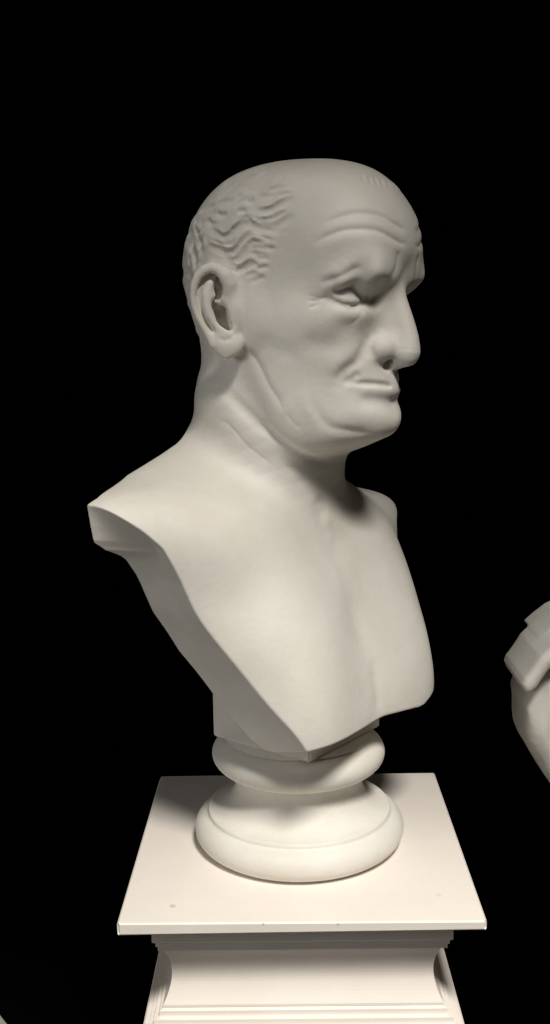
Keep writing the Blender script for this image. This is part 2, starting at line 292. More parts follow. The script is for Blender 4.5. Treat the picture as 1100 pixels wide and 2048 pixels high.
 ([(-24.9,75.2,71.6),(-16.7,76.7,66.5),(-12.3,76.8,63.5),(-9,76.7,62.5),(-5.5,76.5,63.7),(-1.1,76,67.1),(5.7,74.7,71.1),(12.9,73.1,71.7),(17.6,72.1,68.9),(22.2,71,66.4),(29.7,69.5,64.5),(36.2,68.2,64.7),(42,67.1,66.1)],-0.6,1.2,'g',0.35),
 ([(-28.8,75,68.2),(-20.4,76.6,63.1),(-15,76.8,59.6),(-8.5,76.5,57.9),(-2.4,76,59.8),(2.2,75.5,63.4),(7.8,74.4,66.8),(12.2,73.4,67.3),(15.2,72.7,65.1),(20.6,71.4,62.2),(29.2,69.5,60),(37.1,68,60.2),(43.4,66.8,61.7)],-0.65,1.2,'g',0.35),
 ([(-22.2,75.2,74.1),(-14.1,76.6,69),(-10.3,76.7,66.4),(-9.4,76.7,65.9),(-7.9,76.6,66.7),(-3.7,76.2,69.9),(-0.2,75.6,72.3),(4,74.8,74.3),(8.8,73.7,75.2),(13.4,72.7,75.1),(19.3,71.5,71.8),(23.3,70.7,69.6),(30,69.4,67.8),(35.5,68.3,68),(40.8,67.3,69.3)],-0.4,1.2,'g',0.35),
 ([(15.6,72.5,71.1),(20.6,71.4,67.5),(27.5,69.9,66.2),(34.6,68.5,67.1),(41.6,67.1,70.3),(45,66.2,72.7),(48.3,65.2,75.4)],-1.6,2.3,'g',0.3),
 ([(17.6,71.8,73.7),(21.8,71,70.6),(27.4,69.8,69.5),(33.3,68.7,70.3),(39.5,67.4,73.2),(45.9,65.5,78.1)],1.28,3.2,'g',0.35),
 ([(15.6,72.5,71.1),(20.6,71.4,67.5),(27.5,69.9,66.2),(34.6,68.5,67.1),(41.6,67.1,70.3),(45,66.2,72.7),(48.3,65.2,75.4)],-0.7,1.1,'c',0.25),
 ([(16.7,72.1,72.6),(21.3,71.2,69.2),(27.5,69.9,68),(33.9,68.6,68.9),(40.4,67.2,71.9),(43.7,66.4,74.2),(47,65.4,76.9)],-0.6,1.2,'g',0.35),
 ([(14,73,69),(19.5,71.7,65.1),(27.6,69.9,63.5),(35.6,68.4,64.6),(43.3,66.8,68),(46.8,66,70.5),(50.2,65,73.2)],-0.65,1.2,'g',0.35),
 ([(18.8,71.4,75.2),(22.5,70.7,72.3),(27.3,69.8,71.4),(32.5,68.8,72.1),(38.2,67.5,74.8),(44.5,65.6,79.6)],-0.4,1.2,'g',0.35),
 ([(15.5,72.2,75.7),(19.6,71.5,71.8),(25.5,70.2,70.9),(31.6,68.9,72.3),(38.5,67.4,75.1),(44.4,66,76.5)],-1.6,2.3,'g',0.3),
 ([(18,71.3,78),(21,70.9,74.8),(25,70.1,74.3),(30.1,69,75.6),(37,67.4,78.3),(43.1,65.9,79.8)],1.28,3.2,'g',0.35),
 ([(15.5,72.2,75.7),(19.6,71.5,71.8),(25.5,70.2,70.9),(31.6,68.9,72.3),(38.5,67.4,75.1),(44.4,66,76.5)],-0.7,1.1,'c',0.25),
 ([(16.9,71.7,77),(20.4,71.2,73.4),(25.3,70.1,72.8),(30.7,69,74.1),(37.7,67.4,76.9),(43.7,66,78.4)],-0.6,1.2,'g',0.35),
 ([(13.6,72.8,74),(18.4,71.9,69.4),(25.9,70.2,68.3),(32.7,68.8,69.8),(39.7,67.4,72.6),(45.4,66,74)],-0.65,1.2,'g',0.35),
 ([(19.3,70.9,79.3),(21.8,70.6,76.4),(24.7,70,76.2),(29.2,69,77.4),(36.1,67.4,80.1),(42.3,65.8,81.7)],-0.4,1.2,'g',0.35),
 ([(16.2,71.3,80.8),(21.4,70.5,78.1),(26.4,69.4,78.3),(31.3,68.4,79.3),(38.1,66.5,83),(42.8,65,85.5),(48.5,63.5,85.5)],-1.6,2.3,'g',0.3),
 ([(17.6,70.5,83.8),(21.9,70,81.5),(25.4,69.2,81.7),(29.5,68.3,82.5),(35.9,66.4,86.1),(41.2,64.5,88.9),(47.7,62.7,89)],1.28,3.2,'g',0.35),
 ([(16.2,71.3,80.8),(21.4,70.5,78.1),(26.4,69.4,78.3),(31.3,68.4,79.3),(38.1,66.5,83),(42.8,65,85.5),(48.5,63.5,85.5)],-0.7,1.1,'c',0.25),
 ([(17,70.9,82.5),(21.7,70.2,80),(25.9,69.3,80.2),(30.3,68.3,81.1),(36.9,66.5,84.7),(41.9,64.7,87.3),(48.1,63,87.5)],-0.6,1.2,'g',0.35),
 ([(15.1,71.9,78.5),(20.9,70.9,75.6),(27,69.6,75.6),(32.7,68.4,76.8),(39.8,66.5,80.6),(43.9,65.2,82.8),(49,63.9,82.9)],-0.65,1.2,'g',0.35),
 ([(18.3,70,85.5),(22.1,69.6,83.3),(24.9,69,83.6),(28.4,68.2,84.3),(34.6,66.2,87.8),(40.3,64.1,90.8),(47.2,62.1,91)],-0.4,1.2,'g',0.35),
 ([(7.4,71.8,87.2),(11.6,71.2,86.4),(15.4,70,88)],-0.9,2.3,'g',0.3),
 ([(7.2,70.6,90.7),(10.3,70.4,89.9),(13.2,69.3,91.3)],0.72,3.2,'g',0.35),
 ([(7.4,71.8,87.2),(11.6,71.2,86.4),(15.4,70,88)],-0.7,1.1,'c',0.25),
 ([(-29.1,75.7,53.6),(-23.7,76.3,54.6),(-16.4,76.4,52.2),(-8.5,75.8,49.3),(-1.8,75.1,49.3),(2.7,74.8,52.3),(6.2,74.5,56.3),(11.5,73.6,61.1),(17.5,72.2,64)],-1.6,2.3,'g',0.3),
 ([(-30.8,75.4,57.1),(-23.3,76.4,58.1),(-14.7,76.6,55.3),(-7.6,76.1,52.6),(-3,75.6,52.6),(-0,75.4,54.7),(3.3,75.1,58.6),(9.2,74.1,63.9),(15.8,72.6,67)],1.28,3.2,'g',0.35),
 ([(-29.1,75.7,53.6),(-23.7,76.3,54.6),(-16.4,76.4,52.2),(-8.5,75.8,49.3),(-1.8,75.1,49.3),(2.7,74.8,52.3),(6.2,74.5,56.3),(11.5,73.6,61.1),(17.5,72.2,64)],-0.7,1.1,'c',0.25),
 ([(-30,75.6,55.5),(-23.5,76.4,56.5),(-15.4,76.6,53.9),(-8,76,51.1),(-2.5,75.4,51.1),(1.2,75.1,53.7),(4.6,74.8,57.6),(10.2,73.9,62.6),(16.6,72.4,65.7)],-0.6,1.2,'g',0.35),
 ([(-27.9,75.8,51),(-24,76.2,51.9),(-17.7,76.3,49.7),(-9.2,75.6,46.7),(-0.9,74.8,46.8),(4.8,74.2,50.5),(8.3,73.9,54.5),(13.2,73.1,59),(18.9,71.8,61.6)],-0.65,1.2,'g',0.35),
 ([(-31.8,75.2,59),(-23.1,76.4,60),(-13.8,76.7,57.1),(-7,76.2,54.5),(-3.7,75.8,54.4),(-1.6,75.7,56.1),(1.7,75.5,59.9),(8,74.4,65.4),(14.8,72.8,68.7)],-0.4,1.2,'g',0.35),
 ([(20.4,71.4,60.1),(25.3,70.3,57.5),(30.3,69.2,56.8)],-0.9,2.3,'g',0.3),
 ([(22.1,71.1,63.1),(26.5,70.1,60.7),(30.8,69.2,60.1)],0.72,3.2,'g',0.35),
 ([(20.4,71.4,60.1),(25.3,70.3,57.5),(30.3,69.2,56.8)],-0.7,1.1,'c',0.25),
 ([(10.8,73,49.5),(15,72.2,50.9),(20,71.1,50.6),(27,69.5,48.7)],-0.9,2.3,'g',0.3),
 ([(9.6,73.5,52.7),(14.5,72.6,54.3),(20.7,71.1,53.9),(28,69.5,51.9)],0.72,3.2,'g',0.35),
 ([(10.8,73,49.5),(15,72.2,50.9),(20,71.1,50.6),(27,69.5,48.7)],-0.7,1.1,'c',0.25),
 ([(10.8,73,48.6),(14.7,72,47),(20.8,70.7,46.2),(26.8,69.4,45.6)],-0.9,2.3,'g',0.3),
 ([(12.3,72.9,51.7),(15.7,72,50.3),(21.2,70.8,49.6),(27.2,69.5,49)],0.72,3.2,'g',0.35),
 ([(10.8,73,48.6),(14.7,72,47),(20.8,70.7,46.2),(26.8,69.4,45.6)],-0.7,1.1,'c',0.25),
 ([(-14.3,76.1,48.7),(-8.9,75.4,44.6),(-3.6,74.5,42),(2,74,44),(5.5,73.8,47.5),(11.1,73.2,52.8),(16.2,72.2,55.3),(23.2,70.6,54),(31.2,68.9,52.6)],-1.6,2.3,'g',0.3),
 ([(-11.4,76.2,51.2),(-6.4,75.4,47.4),(-3.3,74.9,45.4),(-0.2,74.7,46.8),(2.7,74.5,49.8),(8.7,73.9,55.4),(15.8,72.5,58.6),(23.8,70.6,57.3),(31.8,68.9,55.9)],1.28,3.2,'g',0.35),
 ([(-14.3,76.1,48.7),(-8.9,75.4,44.6),(-3.6,74.5,42),(2,74,44),(5.5,73.8,47.5),(11.1,73.2,52.8),(16.2,72.2,55.3),(23.2,70.6,54),(31.2,68.9,52.6)],-0.7,1.1,'c',0.25),
 ([(-12.7,76.2,50.1),(-7.5,75.4,46.1),(-3.4,74.7,43.9),(0.8,74.4,45.5),(3.9,74.2,48.8),(9.8,73.6,54.3),(16,72.4,57.1),(23.5,70.6,55.8),(31.5,68.9,54.4)],-0.6,1.2,'g',0.35),
 ([(-16.6,76,46.8),(-10.9,75.3,42.5),(-3.9,74.3,39.3),(3.7,73.5,41.8),(7.7,73.3,45.7),(12.9,72.7,50.7),(16.6,72,52.6),(22.7,70.6,51.4),(30.7,68.8,50)],-0.65,1.2,'g',0.35),
 ([(-9.8,76.2,52.6),(-5,75.5,48.9),(-3.1,75.1,47.3),(-1.5,75,48.3),(1.1,74.9,51.1),(7.4,74.3,56.9),(11.3,73.5,59.2),(15.5,72.6,60.5),(24.1,70.6,59.1),(32.1,68.9,57.7)],-0.4,1.2,'g',0.35),
 ([(-11.4,75.3,42.4),(-6.2,74.5,38.8),(0.1,73.3,35.7),(5.6,72.6,36.8),(11.1,72.1,40.2),(16.5,71.3,42.3)],-1.6,2.3,'g',0.3),
 ([(-8.8,75.4,45.1),(-3.8,74.5,41.7),(1,73.6,39),(4,73.2,39.9),(9.3,72.7,43.2),(15,71.8,45.4)],1.28,3.2,'g',0.35),
 ([(-11.4,75.3,42.4),(-6.2,74.5,38.8),(0.1,73.3,35.7),(5.6,72.6,36.8),(11.1,72.1,40.2),(16.5,71.3,42.3)],-0.7,1.1,'c',0.25),
 ([(-10,75.4,43.9),(-4.9,74.5,40.4),(0.6,73.5,37.5),(4.7,73,38.5),(10.1,72.4,41.9),(15.6,71.6,44)],-0.6,1.2,'g',0.35),
 ([(-13.5,75.2,40.3),(-8,74.4,36.6),(-0.6,73.1,33),(6.8,72.2,34.4),(12.6,71.6,37.9),(17.6,70.9,39.8)],-0.65,1.2,'g',0.35),
 ([(-7.3,75.4,46.6),(-2.5,74.5,43.2),(1.4,73.7,40.9),(3.1,73.6,41.6),(8.3,73.1,44.8),(14.2,72.1,47.1)],-0.4,1.2,'g',0.35),
 ([(2.1,72.8,34.1),(7.5,72.2,35.3),(14.1,71.4,38.7),(19.3,70.5,38.4)],-0.9,2.3,'g',0.3),
 ([(1.3,73.4,37.5),(6.1,72.7,38.4),(13.1,71.9,41.9),(19.5,70.7,41.8)],0.72,3.2,'g',0.35),
 ([(2.1,72.8,34.1),(7.5,72.2,35.3),(14.1,71.4,38.7),(19.3,70.5,38.4)],-0.7,1.1,'c',0.25),
 ([(1,74.7,78.6),(5.1,73.9,79.7),(10.3,72.9,79.4)],-0.9,2.3,'g',0.3),
 ([(-0.8,74.2,82),(4.1,73.3,83.2),(10,72.3,82.8)],0.72,3.2,'g',0.35),
 ([(1,74.7,78.6),(5.1,73.9,79.7),(10.3,72.9,79.4)],-0.7,1.1,'c',0.25),
 ([(5.5,74.6,72.7),(9.6,73.7,73.8),(13.1,73,73.1)],-0.9,2.3,'g',0.3),
 ([(4,74.6,76),(8.9,73.5,77.2),(13.5,72.6,76.5)],0.72,3.2,'g',0.35),
 ([(5.5,74.6,72.7),(9.6,73.7,73.8),(13.1,73,73.1)],-0.7,1.1,'c',0.25),
 ([(-19.7,74.1,80.6),(-12.8,75.4,77.9),(-6.8,75.4,78.3)],-0.9,2.3,'g',0.3),
 ([(-18.6,73.2,83.8),(-12.8,74.6,81.4),(-8.1,74.6,81.9)],0.72,3.2,'g',0.35),
 ([(-19.7,74.1,80.6),(-12.8,75.4,77.9),(-6.8,75.4,78.3)],-0.7,1.1,'c',0.25),
 ([(-22.7,69.6,89.9),(-14.4,69.3,93.8),(-10.9,68.2,96.5),(-7.7,66.8,99.1),(-0.3,65.4,101.3)],-0.9,2.3,'g',0.3),
 ([(-28.7,65,93.8),(-19.8,65.5,97.5),(-16.4,64.2,100.4),(-13,62.5,103.1),(-4.7,61.5,105.4)],0.72,3.2,'g',0.35),
 ([(4.9,69.7,93.7),(12.7,67.4,96),(16.3,65.7,98),(19.5,63.7,100.4),(23.5,59.3,105.1)],-0.9,2.3,'g',0.3),
 ([(2.3,68,97.4),(9.8,65.8,99.5),(15.8,61.8,103.7),(19.1,56.6,108.6)],0.72,3.2,'g',0.35),
 ([(18.3,69.1,88.7),(26.2,67.2,90),(33.2,65.7,90.4)],-0.9,2.3,'g',0.3),
 ([(16.8,68.3,92.3),(24.8,66.2,93.6),(32,64.7,94)],0.72,3.2,'g',0.35),
 ([(-9.3,73.3,86.3),(-2.7,72.5,88.5),(3.5,71.1,90.9)],-0.9,2.3,'g',0.3),
 ([(-12.3,71.7,89.8),(-5.5,71.1,92),(0.7,69.8,94.4)],0.72,3.2,'g',0.35),
 ([(-29,75.3,65.1),(-33.3,74.7,61.7),(-34.8,74.6,57)],-0.9,2.3,'g',0.3),
 ([(-24.9,76.2,62.6),(-28.4,75.8,59.8),(-29.6,75.7,55.9)],0.72,3.2,'g',0.35),
 ([(-29,75.3,65.1),(-33.3,74.7,61.7),(-34.8,74.6,57)],-0.7,1.1,'c',0.25),
 ([(-22.2,76.5,59.7),(-12.6,76.6,55.2),(-4.6,76,55.6),(1.1,75.5,58.9)],-0.9,2.3,'g',0.3),
 ([(-20,76.6,62.6),(-11.5,76.7,58.5),(-5.9,76.4,58.8),(-1.2,76,61.8)],0.72,3.2,'g',0.35),
 ([(-22.2,76.5,59.7),(-12.6,76.6,55.2),(-4.6,76,55.6),(1.1,75.5,58.9)],-0.7,1.1,'c',0.25),
 ([(17.4,72.1,58),(13.3,73,56.4),(10,73.4,52.8)],-0.9,2.3,'g',0.3),
 ([(18.9,71.6,54.9),(15.5,72.3,53.7),(12.9,72.7,50.6)],0.72,3.2,'g',0.35),
 ([(17.4,72.1,58),(13.3,73,56.4),(10,73.4,52.8)],-0.7,1.1,'c',0.25),
 ([(13.2,70.5,26.1),(17.6,70,27.7),(20.7,69.5,28.1)],-0.9,2.3,'g',0.3),
 ([(11.7,71,29.2),(16.5,70.4,31),(20.3,69.8,31.5)],0.72,3.2,'g',0.35),
 ([(9.1,71.3,28.6),(13.6,70.8,31.2),(18.9,70.1,32.4)],-0.9,2.3,'g',0.3),
 ([(7,71.9,31.5),(12.1,71.4,34.4),(18,70.5,35.7)],0.72,3.2,'g',0.35),
 ([(-25,71.7,84.2),(-17.7,71.6,88.2),(-8.8,72.2,89.1),(-4.7,71.3,91.7)],-0.9,2,'g',0.35),
 ([(-29.1,69.2,86.9),(-20.8,69.5,91.1),(-11.2,70.8,92),(-7.6,69.9,94.3)],0.75,2.6,'g',0.35),
 ([(-4.7,75,80),(-1.2,74,83.2),(2.2,72.8,86.2),(6.1,71.5,88.6),(9.9,70.3,90.3),(15.9,69,90.8)],-0.9,2,'g',0.35),
 ([(-7.3,74.6,82.2),(-3.8,73.6,85.5),(-0.2,72.3,88.5),(4,70.9,91.1),(8.1,69.5,93),(14.9,68.1,93.6)],0.75,2.6,'g',0.35),
 ([(-11.8,60.9,105),(-7.6,59,107.3),(-3.7,57,109.3),(5.1,56,110.4)],-0.9,2,'g',0.35),
 ([(-18.3,54,109),(-14.2,51.7,111.4),(-10.4,49.1,113.6),(-0,49.6,114.4)],0.75,2.6,'g',0.35),
 ([(5.8,64,102.7),(13.2,61.1,105.1),(15.8,58,107.8),(17.6,53.6,111.2)],-0.9,2,'g',0.35),
 ([(2.8,61.3,105.9),(9.8,58.4,108.1),(11.9,54.8,110.9),(12.8,49.4,114.4)],0.75,2.6,'g',0.35),
 ([(-20.3,64.4,98.8),(-17,62.8,101.7),(-14.1,61.1,104.2),(-8.1,61,105.5)],-0.9,2,'g',0.35),
 ([(-26.9,58.3,102.3),(-23.7,56.3,105.4),(-21.1,53.9,108.2),(-13.6,54.9,109.4)],0.75,2.6,'g',0.35),
 ([(25.5,65.9,93.9),(30.7,64.5,94.9),(35,63.1,96),(38.1,60.9,98.7)],-0.9,2,'g',0.35),
 ([(23.9,64.9,96.7),(28.9,63.5,97.7),(33.1,62,98.8),(35.5,59.8,101.2)],0.75,2.6,'g',0.35),
 ([(34.5,66.1,88.4),(40.2,64.4,89.9),(45.9,62.7,90.4)],-0.9,2,'g',0.35),
 ([(33.2,65.5,91.1),(39.1,63.7,92.6),(44.9,61.9,93.2)],0.75,2.6,'g',0.35),
 ([(-30.7,72.7,77),(-22.5,75.5,72.2),(-14.7,76.4,71.4)],-0.9,2,'g',0.35),
 ([(-28.4,72.7,78.9),(-21.5,75.2,74.6),(-14.9,76,74.1)],0.75,2.6,'g',0.35),
 ([(-5.2,76.3,69.7),(-0.8,75.9,66.5),(2.3,75.4,69.4),(5.5,74.6,73.6)],-0.9,2,'g',0.35),
 ([(-3.3,76,71.7),(-2.2,76,69),(3,74.8,75.4)],0.75,2.6,'g',0.35),
 ([(21.1,71,52.2),(29,69.2,49.9),(35.1,68,50)],-0.9,2,'g',0.35),
 ([(21.9,70.9,54.7),(29.5,69.2,52.5),(35,68.1,52.7)],0.75,2.6,'g',0.35),
 ([(14.5,71.8,44.2),(22.6,70.1,42.9),(28.7,68.9,43)],-0.9,2,'g',0.35),
 ([(15.1,71.9,46.8),(22.9,70.2,45.5),(28.6,69,45.7)],0.75,2.6,'g',0.35),
 ([(-9.7,74.6,37.1),(-4.4,73.7,34.5),(0.9,72.9,32.8)],-0.9,2,'g',0.35),
 ([(-8,74.7,39.4),(-3,73.9,36.9),(2,73,35.3)],0.75,2.6,'g',0.35),
 ([(19.1,70.3,35.6),(24.3,69.4,36.3)],-0.9,2,'g',0.35),
 ([(18.7,70.6,38.2),(23.9,69.6,38.9)],0.75,2.6,'g',0.35),
 ([(4.9,72,29.8),(9.3,71.5,31.4),(13.9,71.1,34.9)],-0.9,2,'g',0.35),
 ([(3.8,72.4,32.2),(7.7,72,33.7),(11.9,71.6,36.9)],0.75,2.6,'g',0.35),
 ([(3.6,57.2,109.4),(10.5,53.4,112),(12.1,45.2,116.7)],-0.8,2.2,'g',0.4),
 ([(-2.6,50.1,114),(3.6,45.8,116.6)],0.6,2.8,'g',0.4),
 ([(-0.7,68.3,97.2),(7.5,66.5,98.9),(14.8,63.5,101.8),(18.6,58.7,106.7)],-0.8,2.2,'g',0.4),
 ([(-3.5,65.8,100.7),(4.7,64.4,102.3),(11.4,61.4,105),(14.3,55.9,109.8)],0.6,2.8,'g',0.4),
 ([(-25.3,66,94.3),(-18.5,65.1,98.5),(-13,62.6,103),(-6.1,60.4,106.3)],-0.8,2.2,'g',0.4),
 ([(-33,59,98.4),(-25.6,58.9,102.4),(-20.2,55.6,107.2),(-13.1,53.2,110.7)],0.6,2.8,'g',0.4),
 ([(-3.4,71.3,91.5),(5.4,70.5,91.7),(10.8,68.1,95.1)],-0.8,2.2,'g',0.4),
 ([(-5,69.6,94.9),(3.4,69.3,94.9),(8,67,98.1)],0.6,2.8,'g',0.4),
 ([(27.5,62,100.6),(32.4,59,103.3),(34.1,54.5,107.4)],-0.8,2.2,'g',0.4),
 ([(24.7,60.1,103.9),(29,56.9,106.4),(30,52.1,110.3)],0.6,2.8,'g',0.4),
 ([(21.7,67.3,92.3),(29.4,64.9,94.6),(32.3,63.2,97.1),(34.7,60.9,100)],-0.8,2.2,'g',0.4),
 ([(19.9,66.3,95.4),(26.9,64,97.5),(31.5,59.6,102.8)],0.6,2.8,'g',0.4),
 ([(-34.7,68.7,83.5),(-27.5,69.9,86.5),(-19.9,71.9,86.5)],-0.8,2.2,'g',0.4),
 ([(-41.6,62.8,87.2),(-32.2,66,90.2),(-22.3,69.7,90)],0.6,2.8,'g',0.4),
 ([(-33,73,73.3),(-27.1,74.2,74.6),(-21.8,74.7,76.9)],-0.8,2.2,'g',0.4),
 ([(-36.3,70.8,76.6),(-30.4,72.5,77.7),(-25.2,73.2,79.8)],0.6,2.8,'g',0.4),
 ([(-40.3,68.8,77.4),(-44.5,68.3,73),(-38.9,72.6,65.9),(-43.5,71.3,61.7)],-1.7,2.6,'g',0.3),
 ([(-35.8,71.4,75.5),(-39.4,71,72.2),(-34.8,73.9,65.3),(-39.7,73,60)],1.2,2.8,'g',0.35),
 ([(-34.3,72.9,71.7),(-36.7,73.4,64.9),(-33.9,74.8,58.3),(-38.4,73.7,54)],-1.7,2.6,'g',0.3),
 ([(-30.5,74.2,70.7),(-32.8,74.6,64.4),(-30.3,75.5,57.7),(-35.2,74.5,52.5)],1.2,2.8,'g',0.35),
 ([(-44.1,70.4,65.7),(-46.6,70.2,59.6),(-42.5,72.3,53.6),(-47.3,70.3,48.5)],-1.7,2.6,'g',0.3),
 ([(-39.5,72.5,64.6),(-41.9,72.3,59.2),(-38.4,73.7,53.1),(-43.3,72,47.2)],1.2,2.8,'g',0.35),
 ([(-37.8,73.9,53.1),(-42.1,72.4,48),(-40,72.7,42.3)],-1.7,2.6,'g',0.3),
 ([(-34.4,74.7,51.9),(-38.2,73.6,47.5),(-36.3,73.8,42.7)],1.2,2.8,'g',0.35),
 ([(-47.2,70.4,52.1),(-51.8,68,46.6),(-49.1,69.1,40.8),(-55.8,64.8,35.8)],-1.7,2.6,'g',0.3),
 ([(-42.9,72.2,50.9),(-46.8,70.5,46),(-44.5,71,40.2),(-50.8,67.5,34.4)],1.2,2.8,'g',0.35),
 ([(-42.9,71.7,41),(-47.5,69.4,36.3)],-1.7,2.6,'g',0.3),
 ([(-39.3,72.7,39.9),(-43.5,70.8,35.1)],1.2,2.8,'g',0.35),
 ([(-56,65,39.1),(-61.8,60,33.2),(-58.5,61,26.5)],-1.7,2.6,'g',0.3),
 ([(-50.5,68.1,38.1),(-54.7,65,32.7),(-52.1,65.2,26),(-61.7,56.1,19)],1.2,2.8,'g',0.35),
 ([(-53.3,65.5,30.8),(-59.2,59.6,23.3)],-1.7,2.6,'g',0.3),
 ([(-48.1,68.2,30.1),(-52.6,64.1,22.5)],1.2,2.8,'g',0.35),
 ([(-59.5,53.2,7.2),(-63.1,46.1,-0.8)],-1.7,2.6,'g',0.3),
 ([(-50.7,60.5,7.1),(-52.6,55.7,-1.3),(-64.9,41.4,-7.2)],1.2,2.8,'g',0.35),
 ([(-65.3,42,-4.8),(-66.3,37.6,-12.3)],-1.7,2.6,'g',0.3),
 ([(-53.7,53.2,-4.8),(-54.6,48.8,-12.6)],1.2,2.8,'g',0.35),
 ([(-57.4,45.8,-13.5),(-60.4,39.3,-21.8)],-1.7,2.6,'g',0.3),
 ([(-48,54,-13.4),(-50.9,47.7,-22)],1.2,2.8,'g',0.35),
 ([(-53.7,45.4,-22),(-55.4,40.6,-29.5)],-1.7,2.6,'g',0.3),
 ([(-45.7,51.9,-21.7),(-47.5,46.9,-29.6)],1.2,2.8,'g',0.35),
 ([(-47.1,48.7,-26.3),(-47.8,45.3,-33)],-1.7,2.6,'g',0.3),
 ([(-40.6,53.3,-25.8),(-41.3,49.9,-32.5)],1.2,2.8,'g',0.35),
 ([(84.4,23.8,105.7),(87.9,27.9,101),(90.8,30.1,97.1)],-0.55,1.5,'g',0.3),
 ([(85.8,20.8,106),(89.4,25,101.3),(91.9,27.3,97.7)],0.5,1.9,'g',0.3),
 ([(88.3,20.5,104.2),(91.6,24.3,99.6),(94.4,26.3,95.7)],-0.55,1.5,'g',0.3),
 ([(89.5,17,104.6),(92.9,21,99.9),(95.3,23.2,96.4)],0.5,1.9,'g',0.3),
 ([(90.9,15.5,103.9),(94.3,19.5,99.2),(97,21.4,95.3)],-0.55,1.5,'g',0.3),
 ([(91.7,11.3,104.4),(95.3,15.6,99.6),(97.7,17.8,96.1)],0.5,1.9,'g',0.3),
 ([(92.9,9.3,103.7),(96.4,13.7,99),(99.2,15.7,95.1)],-0.55,1.5,'g',0.3),
 ([(93,3.6,104.5),(97,8.9,99.6),(99.6,11.3,96)],0.5,1.9,'g',0.3),
 ([(94.1,1.6,103.5),(98.2,7,98.6),(101,9,94.6)],-0.55,1.5,'g',0.3),
 ([(97.9,0.5,99.5),(100.8,3.5,95.8)],0.5,1.9,'g',0.3),
]
BODY_STROKES = [
 ([(-33.6,66,386.3),(-18.9,65.5,382),(-13.6,63.8,376.6),(-9.1,61.7,370.7),(-2.6,57.5,362.1),(1.9,54.9,358.1),(6.5,51.4,353.8),(11.2,47.6,348.6),(15.5,43,343.1)],-1,2.4,'c',0.25),
 ([(-30.9,65.7,405.4),(-23.9,66.3,399.4),(-17.9,65.7,393.4),(-11.7,64.5,387),(-7.1,62.7,381.5),(-2.6,60.1,375.6),(2,57.3,369.7),(5.9,54.2,364.3),(10.7,50.1,358.3),(15.1,45.8,352.9),(18.8,41,347.2),(22.1,36.2,340.9),(24.9,31,334.2),(27.5,25.5,327.4)],1.6,14,'g',0.25),
 ([(-27.3,64.6,412.8),(-17.3,65,405.4),(-10.4,64.1,399.5),(-4,62,393.2),(1.2,59.7,387.4),(6.1,57.2,382.1),(11.6,54.8,378),(17.4,53.1,374.4),(27.1,49.9,366.8),(31.5,47,362.7),(35.2,42.6,358.8),(37.7,35.8,355.1),(38.1,25.3,351.8),(39,14.4,349.8),(39.8,2.8,348.3)],-2.6,5,'g',0.2),
 ([(35.7,0.8,293),(38.4,0.7,283.8),(42.6,1.9,274.3),(46,1.6,267.7),(49.5,0.8,260.5),(53.4,0.5,251.9),(55.7,0.8,245.3),(57.9,0.9,237.7),(60.1,0.9,229.7),(62.1,0.9,221.9),(64.3,1,215.1),(67.7,0.9,205.6),(70.9,0.5,197.3),(73.6,-0,190.2),(76.5,-0.9,182.3),(78.8,-2,175.7)],-0.9,10,'g',0.2),
 ([(78.1,-3.1,177.9),(80.4,-2.4,171),(82.6,-1.6,163.8),(84.7,-0.5,155.6),(86.5,0.6,147.6),(88.5,3,135.5)],-1.2,7,'g',0.3),
 ([(34.2,3.6,301.9),(36.2,1.4,291),(38.4,0.5,283.7),(41.7,0.6,276.2)],0.7,6,'g',0.3),
 ([(32.9,7.4,311.7),(33.4,6.2,306.5)],-2,7,'g',0.3),
]
